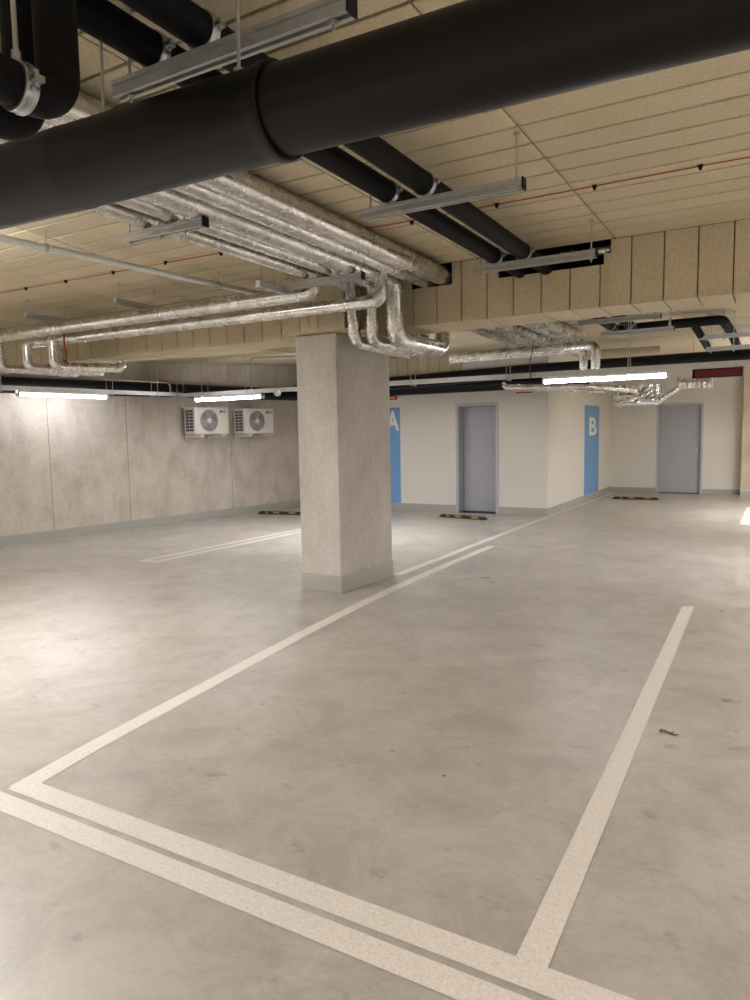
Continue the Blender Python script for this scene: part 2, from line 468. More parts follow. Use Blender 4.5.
stripe([(-2.985, 1.86), (-3.06, 2.375), (-3.15, 3.271), (-3.22, 3.9), (-3.28, 4.544), (-3.36, 5.5), (-3.40, 6.3), (-3.43, 7.4), (-3.43, 9.27)], .115)
stripe([(-3.69, 6.95), (-3.69, 9), (-3.68, 12.6), (-3.60, 15), (-3.60, 18.5)], .10)
mark([(-.645, 1.94), (-.547, 1.94), (-.603, 6.78), (-.700, 6.76)], z=.0021)
stripe([(-7.16, 6.36), (-7.0, 9.7), (-6.88, 12.4)], .085); stripe([(-6.94, 6.36), (-6.80, 9.6), (-6.68, 12.4)], .085)
stripe([(-7.19, 6.36), (-6.90, 6.36)], .085, z=.0020)
stripe([(-.42, 12.9), (-.40, 15.8)], .17)
stripe([(-3.39, 9.27), (-2.80, 9.20)], .07, 'faded_marking'); stripe([(-2.72, 9.22), (-2.15, 9.24)], .03, 'faded_marking')
stripe([(-1.96, 9.24), (-1.46, 9.26)], .03, 'faded_marking'); stripe([(-1.19, 9.7), (-.74, 9.66)], .05, 'faded_marking')
stripe([(-.85, 9.2), (-.40, 9.05)], .04, 'faded_marking'); stripe([(-1.42, 9.62), (-1.0, 9.52)], .04, 'faded_marking')
stripe([(-3.05, 9.72), (-2.70, 9.66)], .045, 'faded_marking'); stripe([(-2.55, 9.62), (-2.1, 9.5)], .04, 'faded_marking')
stripe([(-3.5, 12.72), (-2.6, 12.6), (-1.66, 12.47)], .035, 'faded_marking')

# ------------------------------------------------------------------ wheel stops
def wheel_stop(p0, p1, label, first=[None]):
    a, b_ = Vector((*p0, 0)), Vector((*p1, 0)); L = (b_-a).length; rz = math.atan2(b_.y-a.y, b_.x-a.x)
    root = thing('wheel_stop', label, 'wheel stop', a, rz, 'wheel stops on the garage floor')
    if first[0] is None:
        L0 = 1.0
        mb = MB(); e = .055; h = .055; d = .15
        bot = [(0, 0), (L0, 0), (L0, d), (0, d)]; top = [(e, .042), (L0-e, .042), (L0-e, d-.042), (e, d-.042)]
        mb.hexa([(x, y, .0005) for x, y in bot] + [(x, y, h) for x, y in top]); body = mb.build('rubber_body', 'stop_rubber', root, bevel=.004)
        for x0, x1 in ((.20, .27), (.42, .60), (.66, .76), (.86, .90)): pass
        for x0, x1 in ((.17, .24), (.35, .50), (.70, .86)):
            mb = MB()
            def P(x, t, k=.0012):  # on the sloping front face
                return (x, .042*t-k, h*t+k*.6)
            lo, hi = .40, .95
            n = [P(x0, lo), P(x1, lo), P(x1-.012, hi), P(x0+.012, hi)]; n2 = [P(x0, lo, -.004), P(x1, lo, -.004), P(x1-.012, hi, -.004), P(x0+.012, hi, -.004)]
            mb.hexa(n2 + n); mb.build('reflector', 'yellow', root)
        for x in (.29, .62):
            mb = MB(); mb.lathe([(-.002, .011), (.003, .011), (.005, .006)], (x, d/2, h), (0, 0, 1), 10); mb.build('bolt', 'zinc', body)
        first[0] = root
    else:
        copy_children(first[0], root)
    return root
wheel_stop((-5.555, 12.08), (-4.45, 11.92), 'black rubber wheel stop with yellow patches in front of the grey door near letter A')
wheel_stop((-9.22, 11.22), (-8.24, 11.40), 'wheel stop by the raw concrete wall, half hidden by the pillar')
wheel_stop((-3.28, 16.70), (-2.36, 16.74), 'black and yellow wheel stop below letter B, in the far recess')

# ------------------------------------------------------------------ strut rails
def rail_mesh(L, name, parent, mat='zinc', h=.056, w=.05):
    # double-grooved strut channel along local +x, slotted underside, top at z=0
    mb = MB(); g = .006; t = .004
    prof = [(-w/2, 0), (-w/2, -.016), (-w/2+g, -.020), (-w/2+g, -h+.020), (-w/2, -h+.016), (-w/2, -h), (-w/2+.014, -h), (-w/2+.014, -h+.012),
            (w/2-.014, -h+.012), (w/2-.014, -h), (w/2, -h), (w/2, -h+.016), (w/2-g, -h+.020), (w/2-g, -.020), (w/2, -.016), (w/2, 0)]
    mb.prism(prof, (0, 0, 0), (0, 1, 0), (0, 0, 1), (1, 0, 0), L)
    return mb.build(name, mat, parent)
def strut_rail(p, rz, L, rods, label, caps=(True,), group='strut rails under the ceiling', mat='zinc', zc=ZC, rod_mat='zinc'):
    root = thing('strut_rail', label, 'mounting rail', p, rz, group)
    ch_ = rail_mesh(L, 'channel', root, mat)
    for x in rods:
        mb = MB(); mb.tube([(x, 0, -.085), (x, 0, zc-p[2])], .0052, 8); mb.lathe([(-.012, .013), (0, .013)], (x, 0, -.056), (0, 0, 1), 6)
        mb.lathe([(0, .013), (.012, .013)], (x, 0, 0), (0, 0, 1), 6); mb.lathe([(-.02, .016), (0, .016)], (x, 0, zc-p[2]), (0, 0, 1), 8)
        mb.build('threaded_rod', rod_mat, root)
    if caps:
        mb = MB(); mb.box((L, -.027, -.058), (L+.008, .027, .002)); mb.build('end_cap', 'black_cap', ch_)
    return root
strut_rail((-2.13, 1.88, 2.885), 0, 1.0, (.07, .94), 'grey strut rail just above the big black pipe, carrying two thinner black pipes')
strut_rail((-2.13, 3.624, 2.885), 0, .96, (.06, .925), 'long grey strut rail under two black pipes, between the big black pipe and the beam')
strut_rail((-2.13, 5.361, 2.900), 0, .945, (.05, .91), 'grey strut rail close to the beam openings, under both black pipes')
strut_rail((-2.10, 8.58, 2.885), 0, .92, (.05, .86), 'grey strut rail behind the beam, the nearer of two above the lit tube lamp')
strut_rail((-2.08, 9.75, 2.885), 0, .90, (.05, .84), 'grey strut rail behind the beam ending at the elbowed black pipe')
strut_rail((-.96, 10.5, 2.83), 0, 1.6, (.10, .30), 'upper of two thin grey strut rails above the red display')
strut_rail((-.87, 10.5, 2.67), 0, 1.6, (.06, .33), 'lower of two thin grey strut rails above the red display')
strut_rail((-3.71, 3.27, 2.905), 0, .70, (.06, .325, .54), 'short grey strut rail below the foil pipes, nearest the big black pipe')
strut_rail((-3.69, 5.0, 2.895), 0, .75, (.06, .305, .52, .735), 'bright strut rail right of centre of foil pipes, beside the pipe risers')
strut_rail((-3.79, 4.72, 2.885), PI/2, .50, (.05, .22), 'small bright strut rail set lengthwise beside the foil risers', mat='bright_zinc')
strut_rail((-5.69, 4.87, 2.965), PI/2, 1.0, (.04, .5, .92), 'dark strut rail above the foil pipes, nearer the pillar', zc=ZC)
strut_rail((-7.15, 4.90, 2.975), PI/2, 1.0, (.04, .5, .92), 'dark strut rail above the foil pipes near the raw concrete wall', zc=ZC)

# ------------------------------------------------------------------ big black drain pipe
DY, DZ = 1.74, 2.532
root = thing('drain_pipe', 'large black pipe with a socket joint crossing close under the ceiling', 'pipe', (-3.2, DY, 2.580))
root.rotation_euler = (0, .020, 0)
mb = MB(); mb.lathe([(-4.0, .1395), (1.02, .1385)], (0, 0, 0), (1, 0, 0), 48); mb.build('pipe_run', 'black_plastic', root)
mb = MB(); mb.lathe([(1.02, .1380), (1.04, .1365), (1.85, .1300), (1.885, .1335), (1.895, .1365), (1.915, .1365), (1.92, .132), (1.918, .120)], (0, 0, 0), (1, 0, 0), 48); mb.build('socket', 'black_plastic', root)
mb = MB(); mb.lathe([(1.89, .1215), (6.5, .1215)], (0, 0, 0), (1, 0, 0), 48); mb.build('pipe_run', 'black_plastic', root)
for x in (1.755, 1.155):
    mb = MB(); mb.tube([(x, 0, .13), (x, 0, ZC-DZ)], .0055, 8); mb.lathe([(.125, .016), (.155, .016)], (x, 0, 0), (0, 0, 1), 8); mb.build('hanger_rod', 'zinc', root)

# two black insulated pipes with clamps
def clamp(root, x, y, z, r, zrail=None, axis=(0, 1, 0), top=None, side=None):
    a = Vector(axis)
    mb = MB(); mb.lathe([(-.018, r+.001), (-.018, r+.006), (-.010, r+.007), (-.006, r+.004), (.006, r+.004), (.010, r+.007), (.018, r+.006), (.018, r+.001)], (x, y, z), axis, 28)
    side = Vector(side) if side else Vector((1, 0, 0))
    for sg in (1, -1):
        p = Vector((x, y, z)) + side*sg*(r+.018)
        if abs(side.x) > .5: mb.box((p.x-.018, p.y-.014, p.z-.006), (p.x+.012, p.y+.014, p.z+.008))
        else: mb.box((p.x-.014, p.y-.018, p.z-.006), (p.x+.014, p.y+.012, p.z+.008))
        mb.lathe([(-.016, .006), (.022, .006)], p, (0, 0, 1), 8)
    if zrail is not None: mb.tube([(x, y, z-r), (x, y, zrail)], .006, 8)
    if top is not None: mb.tube([(x, y, z+r), (x, y, top)], .006, 8)
    return mb.build('pipe_clamp', 'clamp_zinc', root)
RAILY = (1.88, 3.59, 5.33)
for px, lab in ((-1.735, 'black insulated pipe in clamps, the one farther from the foil pipes'), (-1.965, 'black insulated pipe in clamps, the one nearer the foil pipes')):
    root = thing('insulated_pipe', lab, 'pipe', (px, 0, 2.965), 0, 'black insulated pipes on the strut rails')
    mb = MB()
    last = 10.07 if px > -1.8 else 10.07
    mb.tube([(0, 1.43, ZC-2.968), (0, 1.43, 0), (0, last, 0)], .060, 28, .075, 6); mb.build('insulation', 'black_rubber', root)
    for y in (1.93, 3.66, 5.40, 8.62, 9.79): clamp(root, 0, y-.02, 0, .060, -.078)
# pipe across in the back bay with elbow
root = thing('insulated_pipe', 'black insulated pipe bending down behind the beam near the red display', 'pipe', (0, 10.2, 2.965), 0, 'black insulated pipes on the strut rails')
mb = MB(); mb.tube([(-2.0, 0, 0), (-.66, 0, .01), (-.60, .9, -.06), (-.60, 3.0, -.1)], .062, 24, .10, 6); mb.build('insulation', 'black_rubber', root)
mb = MB(); mb.tube([(-1.0, 0, -.01), (-.93, .35, -.15), (-.93, 1.2, -.19)], .05, 20, .08, 5); mb.build('branch', 'black_rubber', root)
clamp(root, -1.28, 0, .005, .064, None, (1, 0, 0), ZC-2.965, (0, 1, 0))
# stub of foil pipe in the beam opening
mb = MB(); mb.tube([(-1.63, 6.06, 3.056), (-1.225, 6.06, 3.052)], .034, 16)
tag(mb.build('foil_pipe', 'foil'), 'short foil pipe lying in the beam opening behind the rail', 'pipe')

# near elbow pipes at the upper edge of the view
def elbow_pipe(x, y0, z, rise, label, clampy=None, rod=True):
    root = thing('elbow_pipe', label, 'pipe', (x, y0, z), 0, 'black elbow pipes above the big pipe')
    mb = MB(); mb.tube([(0, -2.4, .02), (0, 0, 0), (0, 0, ZC-z)], .0535, 28, .075, 8); mb.build('insulation', 'black_rubber', root)
    if clampy is not None:
        clamp(root, 0, clampy, .0, .0545)
        mb = MB(); mb.tube([(0, clampy, .05), (0, clampy, ZC-z)], .0062, 8); mb.lathe([(.055, .011), (.085, .011)], (0, clampy, 0), (0, 0, 1), 6); mb.build('hanger_rod', 'zinc', root)
elbow_pipe(-1.645, 1.262, 2.462, .6, 'black elbow pipe with a shiny clamp, turning up to the ceiling', -.115)
elbow_pipe(-1.835, 1.30, 2.462, .6, 'black elbow pipe without a clamp, turning up beside the clamped elbow', None)

# ------------------------------------------------------------------ foil-lagged pipes
def foil_run(pts, r, label, group, bend=None, extra=(), mat='foil', bseg=4):
    root = thing('foil_pipe', label, 'pipe', pts[0], 0, group)
    o = Vector(pts[0]); L = [Vector(p)-o for p in pts]
    mb = MB(); mb.tube(L, r, 24, bend or r*1.5, bseg); mb.build('lagging', mat, root)
    for q, rr in extra:
        mb = MB(); mb.tube([Vector(p)-o for p in q], rr, 20, rr*1.5, bseg); mb.build('riser', 'foil', root)
    # tape bands on the straight first stretch
    a, b_ = L[0], L[1]; d = (b_-a); n = max(1, int(d.length/1.05)); d.normalize()
    for k in range(1, n+1):
        p = a + d*(k*1.02-.37)
        if (p-a).length > (b_-a).length-.3: continue
        mb = MB(); mb.lathe([(-.028, r*.99), (-.026, r+.0022), (.026, r+.0022), (.028, r*.99)], p, d, 24); mb.build('tape_band', 'crumpled_foil', root)
    return root
G1 = 'foil pipes running towards the beam'
foil_run([(-2.70, -1.5, 3.018), (-2.70, 11.2, 3.018)], .083, 'thickest foil pipe tucked against the ceiling, next to the black pipes', G1)
foil_run([(-2.865, -1.5, 2.992), (-2.865, 11.0, 2.992)], .064, 'foil pipe entering the beam opening beside the thickest one', G1)
foil_run([(-3.055, -1.5, 2.975), (-3.055, 5.76, 2.975), (-3.055, 5.76, 2.455), (-3.055, 6.80, 2.455), (-3.055, 6.80, 2.96), (-3.055, 10.9, 2.96)], .080, 'foil pipe dropping beside the pillar head and passing under the beam, the fattest drop', G1, .10, bseg=2)
foil_run([(-3.27, -1.5, 2.972), (-3.27, 5.74, 2.972), (-3.29, 5.74, 2.452), (-3.29, 6.85, 2.452), (-3.29, 6.85, 2.96), (-3.27, 10.8, 2.96)], .058, 'foil pipe dropping beside the pillar head, the middle one of three drops', G1, .08, bseg=2)
foil_run([(-3.50, -1.5, 2.970), (-3.50, 5.72, 2.970), (-3.46, 5.72, 2.450), (-3.46, 6.9, 2.450), (-3.46, 6.9, 2.96), (-3.60, 10.7, 2.96)], .058, 'foil pipe dropping against the pillar head, the drop closest to the pillar', G1, .08, bseg=2)
G2 = 'foil pipes crossing in front of the beam'
foil_run([(-9.6, 5.12, 2.815), (-3.50, 5.12, 2.815), (-3.50, 5.12, 2.945)], .060, 'foil pipe crossing above its neighbour in front of the left beam face', G2, .07)
foil_run([(-7.78, 5.34, 2.74), (-2.965, 5.34, 2.725), (-2.965, 5.34, 2.95)], .058, 'lower foil pipe crossing in front of the beam up to the pillar risers', G2, .075,
         extra=[([(-3.27, 5.34, 2.95), (-3.27, 5.34, 2.73)], .046)])
G3 = 'foil pipes dropping under the left end of the beam'
foil_run([(-7.21, 5.26, 2.70), (-7.21, 5.26, 2.425), (-7.21, 6.22, 2.475), (-7.21, 6.22, 2.56)], .058, 'foil pipe dropping beside the red valve and running under the beam', G3, .07)
foil_run([(-7.69, 5.26, 2.70), (-7.69, 5.26, 2.45), (-7.69, 6.30, 2.46)], .056, 'foil pipe dropping left of the red valve, second drop from it', G3, .07)
foil_run([(-8.18, 5.24, 2.79), (-8.18, 5.24, 2.47), (-8.18, 6.30, 2.47)], .05, 'foil pipe dropping at the extreme edge of view under the crossing pipes', G3, .065)
# valve
root = thing('valve', 'brown valve with a red handle hanging between the foil pipes', 'valve', (-6.93, 5.2, 2.44))
mb = MB(); mb.lathe([(0, .024), (.02, .032), (.05, .024), (.08, .03), (.10, .018)], (0, 0, .04), (0, 0, 1), 12); mb.tube([(-.03, 0, .05), (0, 0, .02), (.05, -.02, -.01)], .022, 10); vb = mb.build('valve_body', 'brass', root)
mb = MB(); mb.tube([(-.07, 0, .155), (.07, 0, .155)], .007, 8); mb.tube([(0, 0, .10), (0, 0, .155)], .006, 8); mb.build('handle', 'rust_red', vb)
mb = MB(); mb.tube([(0, 0, .14), (0, 0, .32)], .010, 8); mb.build('feed_pipe', 'rust_red', root)

# foil pipes of the back bay
foil_run([(-4.2, 9.62, 2.69), (-2.12, 9.62, 2.71), (-2.12, 9.62, 2.32), (-2.12, 10.5, 2.31)], .062, 'foil pipe with a square bend coming down behind the lit tube lamp', 'foil pipes behind the tray', .08)
foil_run([(-4.3, 9.85, 2.68), (-2.33, 9.85, 2.69), (-2.33, 9.85, 2.32), (-2.33, 10.5, 2.31)], .055, 'foil pipe coming down just behind the square bend', 'foil pipes behind the tray', .08)
foil_run([(-3.86, 11.0, 2.36), (-3.86, 11.0, 2.305), (-2.4, 11.0, 2.245), (-2.05, 12.2, 2.22)], .045, 'foil pipe below the tray with a turned-up end, above the wall corner', 'foil pipes behind the tray', .06)
foil_run([(-3.65, 11.1, 2.35), (-3.65, 11.1, 2.295), (-2.3, 11.12, 2.17)], .035, 'thin foil pipe below the tray behind the turned-up end', 'foil pipes behind the tray', .05)
# foil wrapped ducts in the recess
root = thing('foil_duct', 'box shaped duct wrapped in crumpled foil above the far door', 'duct', (-2.53, 13.0, 2.03))
mb = MB()
import itertools
nx, nz = 14, 8
W_, H_, D_ = .74, .33, .6
for j in range(nz+1):
    for i in range(nx+1):
        mb.v.append((W_*i/nx, random.uniform(-.009, .009), H_*j/nz + (random.uniform(-.008, .008))))
for j in range(nz):
    for i in range(nx):
        a = j*(nx+1)+i; mb.f.append((a, a+1, a+nx+2, a+nx+1))
mb.box((.005, .015, .01), (W_-.005, D_, H_-.01)); mb.build('duct_body', 'crumpled_foil', root)
mb = MB(); mb.box((-.02, -.03, -.02), (.02, D_, .05)); mb.box((.02, -.028, -.02), (W_, -.005, .02)); mb.build('duct_flange', 'bright_zinc', root)
root = thing('foil_duct', 'round crumpled foil duct with a slanting branch near the red display', 'duct', (-1.50, 13.1, 2.36))
mb = MB(); N = 18
mb.tube([(i/N*.50, 0, .006*math.sin(i*1.7)) for i in range(N+1)], lambda i: .095 + .010*math.sin(i*2.3), 20); mb.build('duct_body', 'crumpled_foil', root)
mb = MB(); mb.tube([(-.32, -.02, -.30), (.06, -.02, -.04)], .042, 14); mb.build('branch', 'foil', root)
mb = MB(); mb.lathe([(0, .11), (.05, .11), (.05, .09)], (.48, 0, 0), (1, 0, 0), 20); mb.build('collar', 'bright_zinc', root)

# ------------------------------------------------------------------ thin galvanised pipe and heat cable
root = thing('conduit_pipe', 'thin shiny galvanised pipe hung below the left ceiling', 'pipe', (-4.95, 0, 3.0))
dd = .0795
mb = MB(); mb.tube([(0-.1, -.5, 0), (.472, 5.985, 0)], .026, 18); mb.build('pipe_run', 'bright_zinc', root)
for y in (3.42, 5.1): 
    x = -.1 + (y+.5)*.572/6.485
    mb = MB(); mb.lathe([(-.012, .027), (-.012, .033), (.012, .033), (.012, .027)], (x, y, 0), (.0882, 1, 0), 18); mb.tube([(x, y, .03), (x, y, ZC-3.0)], .005, 8); mb.build('pipe_clip', 'zinc', root)
root = thing('sensor_cable', 'thin red cable clipped across the boarded ceiling', 'cable', (0, 4.63, 3.110))
mb = MB(); mb.tube([(6, .05, 0), (-.4, .0, 0), (-2.4, .02, 0)], .0038, 6); mb.tube([(-2.4, .02, 0), (-4.0, -.06, 0), (-9, -.12, 0)], .0038, 6); mb.build('cable', 'cable_red', root)
for x, y in ((.2, .0), (-.438, 0), (-1.04, .01), (-1.68, .01), (-2.33, .04), (-4.047, -.055), (-4.65, -.09), (-5.313, -.09), (-5.976, -.09), (-6.576, -.1), (-7.2, -.1)):
    mb = MB(); mb.hexa([(x-.006, y-.008, -.022), (x+.006, y-.008, -.022), (x+.006, y+.008, -.022), (x-.006, y+.008, -.022),
                        (x-.016, y-.010, .007), (x+.016, y-.010, .007), (x+.016, y+.010, .007), (x-.016, y+.010, .007)]); mb.build('cable_clip', 'black_cap', root)

# ------------------------------------------------------------------ black pipe along the walls
root = thing('drain_pipe', 'long black pipe running along the top of the far walls behind the tray', 'pipe', (0, 0, 0))
a0, a1 = onwall(-4, .2, 2.33), onwall(12.30, .22, 2.45)
mb = MB(); mb.tube([a0, (a1.x, 12.72, 2.475), (-2.9, 12.72, 2.49)], .125, 28, .2, 6); mb.build('pipe_run', 'black_plastic', root)
for y in (7.2, 9.6):
    p = onwall(y, .2, 0); mb = MB(); zc = 2.33+.14*(y+4)/16.3
    mb.tube([(p.x, y, zc+.12), (p.x, y, tilt(y) if y > 6.5 else ZC)], .006, 8); mb.build('hanger_rod', 'zinc', root)
root = thing('drain_pipe', 'straight black pipe high along the back wall, crossing above the corner beside letter B', 'pipe', (0, 0, 0))
mb = MB(); mb.tube([(-9.0, 12.36, 2.53), (-6.8, 12.36, 2.575), (-3.8, 12.36, 2.655), (5.5, 12.36, 2.70)], .125, 28, .3, 4); mb.build('pipe_run', 'black_plastic', root)
for x in (-8.3, -6.1, -4.3, -1.2):
    mb = MB(); mb.tube([(x, 12.36, 2.6), (x, 12.36, ZC)], .006, 8); mb.build('hanger_rod', 'zinc', root)
mb = MB(); mb.tube([(-2.75, 12.75, 2.93), (-1.75, 12.75, 2.92)], .055, 16); mb.lathe([(0, .06), (.03, .06)], (-1.78, 12.75, 2.92), (1, 0, 0), 16)
tag(mb.build('pale_pipe', 'board'), 'short tan pipe just above the straight black pipe, behind the beam', 'pipe')

# ------------------------------------------------------------------ cable trays and tube lights
TY, TZ = 9.2, 2.30
cor = onwall(9.25, .55, 0)
def tray_profile(w, h, t): return [(-w/2, 0), (w/2, 0), (w/2, h), (w/2-t, h), (w/2-t, t), (-w/2+t, t), (-w/2+t, h), (-w/2, h)]
root = thing('cable_tray', 'galvanised cable tray hung across the hall, bending along the raw concrete wall', 'cable tray', (0, 0, 0))
mb = MB(); mb.prism(tray_profile(.12, .06, .003), (cor.x-.02, TY, TZ), (0, 1, 0), (0, 0, 1), (1, 0, 0), 6.6-cor.x); mb.build('tray', 'bright_zinc', root)
s = onwall(-4, .55, 2.32); e = onwall(9.32, .55, 2.32)
mb = MB(); mb.prism(tray_profile(.12, .06, .003), s, WN, (0, 0, 1), WD, (e-s).length); mb.build('tray', 'bright_zinc', root)
mb = MB(); mb.box((cor.x-.10, TY-.16, TZ-.004), (cor.x+.14, TY+.09, TZ+.004)); mb.build('corner_plate', 'zinc', root)
def tray_hanger(x, y, z, top, ax):
    mb = MB()
    for sg in (-1, 1):
        px_, py_ = x + ax[0]*sg*.075, y + ax[1]*sg*.075
        mb.tube([(px_, py_, z-.03), (px_, py_, top)], .0055, 8)
    mb.box((x-.01-abs(ax[0])*.085, y-.01-abs(ax[1])*.085, z-.02), (x+.01+abs(ax[0])*.085, y+.01+abs(ax[1])*.085, z-.002))
    mb.build('tray_hanger', 'zinc', root)
for x in (-9.2, -8.62, -7.66, -5.9, -4.6, -3.172, -1.62, .9): tray_hanger(x, TY, TZ, tilt(TY) if x < -7 else ZC, (0, 1))
for y in (2.5, 4.6, 6.2, 7.95, 8.8):
    p = onwall(y, .55, 0); tray_hanger(p.x, p.y, 2.32, ZC if y < 6.6 else tilt(y), (1, 0))
# cables in the trays
root = thing('cable_bundle', 'pale cables lying along the galvanised tray', 'cable', (0, 0, 0))
mb = MB()
for k, dy in enumerate((-.03, -.005, .02)):
    mb.tube([(cor.x+.2, TY+dy, TZ+.016), (5.0, TY+dy, TZ+.016)], .012, 8)
mb.build('cables', 'ac_grey', root)
# small conduit loops
mb = MB(); mb.tube([(-7.72, 9.36, 2.31), (-7.72, 9.36, 2.90), (-6.6, 9.36, 2.86)], .013, 10, .07, 6)
tag(mb.build('conduit_bend', 'zinc'), 'thin bent conduit rising from the tray next to the pillar', 'conduit')
mb = MB(); p = onwall(7.9, .42, 2.56); q = onwall(9.22, .42, 2.56); mb.tube([p, q, (q.x, q.y, 2.36)], .016, 10, .08, 6)
tag(mb.build('conduit_bend', 'zinc'), 'thin bent conduit above the tray along the raw concrete wall', 'conduit')
# detector on tray
root = thing('alarm_sounder', 'small round pale device under the tray close to the pillar', 'alarm', (-6.98, 9.12, 2.285))
mb = MB(); mb.lathe([(0, .055), (.03, .055), (.06, .04), (.062, .0)][:3], (0, 0, 0), (0, -1, -.5), 18); mb.build('device_body', 'ac_white', root)
mb = MB(); mb.box((-.03, -.01, 0), (.03, .04, .035)); mb.build('bracket', 'zinc', root)

def tube_light(p, rz, L, label, rods, top):
    root = thing('tube_light', label, 'tube light', p, rz, 'tube lights under the cable trays')
    mb = MB(); mb.prism([(-.032, .022), (-.04, .040), (-.03, .062), (.03, .062), (.04, .040), (.032, .022)], (0, 0, 0), (0, 1, 0), (0, 0, 1), (1, 0, 0), L); mb.build('housing', 'lamp_white', root)
    mb = MB(); mb.tube([(.02, 0, .004), (L-.02, 0, .004)], .030, 16); mb.build('lamp_tube', 'tube_glow', root)
    for x in (0, L-.03):
        mb = MB(); mb.prism([(-.034, -.028), (-.042, .04), (-.03, .064), (.03, .064), (.042, .04), (.034, -.028)], (x, 0, 0), (0, 1, 0), (0, 0, 1), (1, 0, 0), .03); mb.build('end_cap', 'lamp_white', root)
    return root
tube_light((-2.70, TY, 2.236), 0, 1.54, 'glowing tube light under the tray in front of the letter B wall', (), TZ)
tube_light((-8.85, TY, 2.236), 0, 1.50, 'glowing tube light above the two outdoor cooling units', (), TZ)
p = onwall(6.46, .55, 2.262)
tube_light(p, math.atan2(1, .1318), 1.45, 'glowing tube light along the raw concrete wall near the foil pipes', (), 2.3)

# ------------------------------------------------------------------ air conditioning outdoor units
def ac_unit(y, label, group='outdoor units on the concrete wall', first=[None]):
    p = onwall(y, .46, 1.645)
    root = thing('outdoor_unit', label, 'air conditioner', p, math.atan2(WD.y, WD.x), group)
    # local: +x along wall (away from the viewer), -y towards the hall, +y into the wall
    if first[0] is None:
        W, H, D = .80, .50, .32
        mb = MB(); mb.box((0, 0, 0), (W, D, H)); mb.build('casing', 'ac_white', root, bevel=.018)
        fx, fz, fr = .32, .25, .205
        mb = MB(); mb.box((fx-fr-.03, -.006, fz-fr-.02), (fx+fr+.03, 0, fz+fr+.02)); mb.build('front_panel', 'ac_white', root, bevel=.004)
        mb = MB(); mb.lathe([(0, fr), (.006, fr), (.0065, fr-.01)], (fx, -.005, fz), (0, -1, 0), 40); mb.build('fan_opening', 'fan_back', root)
        mb = MB()
        for k in range(3):
            a0 = 2*PI*k/3
            for j in range(5):
                a1_ = a0 + j*.16; a2_ = a0 + (j+1)*.16
                r0, r1 = .05, .175
                P4 = [(fx+r*math.cos(a), -.0125 - .003*(jj/5), fz+r*math.sin(a)) for r, a, jj in ((r0, a1_, j), (r1, a1_, j), (r1, a2_, j+1), (r0, a2_, j+1))]
                n = len(mb.v); mb.v += P4 + [(x, yy+.001, z) for x, yy, z in P4]
                mb.f += [(n, n+1, n+2, n+3), (n+7, n+6, n+5, n+4), (n, n+4, n+5, n+1), (n+1, n+5, n+6, n+2), (n+2, n+6, n+7, n+3), (n+3, n+7, n+4, n)]
        fan_ = mb.build('fan', 'fan_blade', root)
        gr = MB()
        for k in range(36):
            a = 2*PI*k/36
            gr.tube([(fx+.045*math.cos(a), -.019, fz+.045*math.sin(a)), (fx+(fr+.004)*math.cos(a+.12), -.013, fz+(fr+.004)*math.sin(a+.12))], .0026, 6)
        for rr in (.08, .12, .16, .203):
            ring = [(fx+rr*math.cos(2*PI*k/32), -.0175, fz+rr*math.sin(2*PI*k/32)) for k in range(33)]
            gr.tube(ring, .0025, 6, cap=False)
        gr.build('fan_grille', 'ac_grey', root)
        mb = MB(); mb.lathe([(0, .05), (.012, .047), (.018, .03)], (fx, -.014, fz), (0, -1, 0), 24); mb.build('hub', 'ac_white', fan_)
        # side intake, faces the viewer (local -x)
        mb = MB()
        for c in range(2):
            for r_ in range(7): mb.box((-.0035, .055+c*.115, .055+r_*.058), (.004, .155+c*.115, .055+r_*.058+.044))
        mb.build('side_grille', 'ac_dark', root)
        mb = MB(); mb.lathe([(0, .028), (.003, .028)], (.615, 0, .425), (0, -1, 0), 24); lg = mb.build('logo', 'logo_red', root)
        text_mesh('logo_letters', 'LG', .062, 'logo_grey', lg, frame((.695, -.002, .425), (1, 0, 0), (0, 0, 1)), .0015, .002)
        mb = MB(); mb.box((.575, -.002, .13), (.77, .001, .134)); mb.build('panel_seam', 'ac_grey', root)
        for x in (.10, .62):
            mb = MB(); mb.box((x, -.04, -.058), (x+.06, D+.13, -.012)); mb.box((x, D+.09, -.10), (x+.06, D+.13, -.012)); br = mb.build('bracket', 'ac_white', root, bevel=.004)
            for yy in (.03, D-.05):
                mb = MB(); mb.box((x-.005, yy, -.013), (x+.055, yy+.05, .002)); mb.build('foot', 'ac_grey', br)
        mb = MB(); mb.tube([(.70, D-.02, .42), (.70, D+.06, .46), (.58, D+.06, .58), (.52, D+.02, .655)], .019, 10, .05, 4); mb.build('coolant_line', 'ac_white', root)
        first[0] = root
    else:
        copy_children(first[0], root)
ac_unit(9.70, 'white outdoor cooling unit with fan grille, the one farther from the pillar')
ac_unit(10.90, 'white outdoor cooling unit with fan grille, the one next to the pillar')

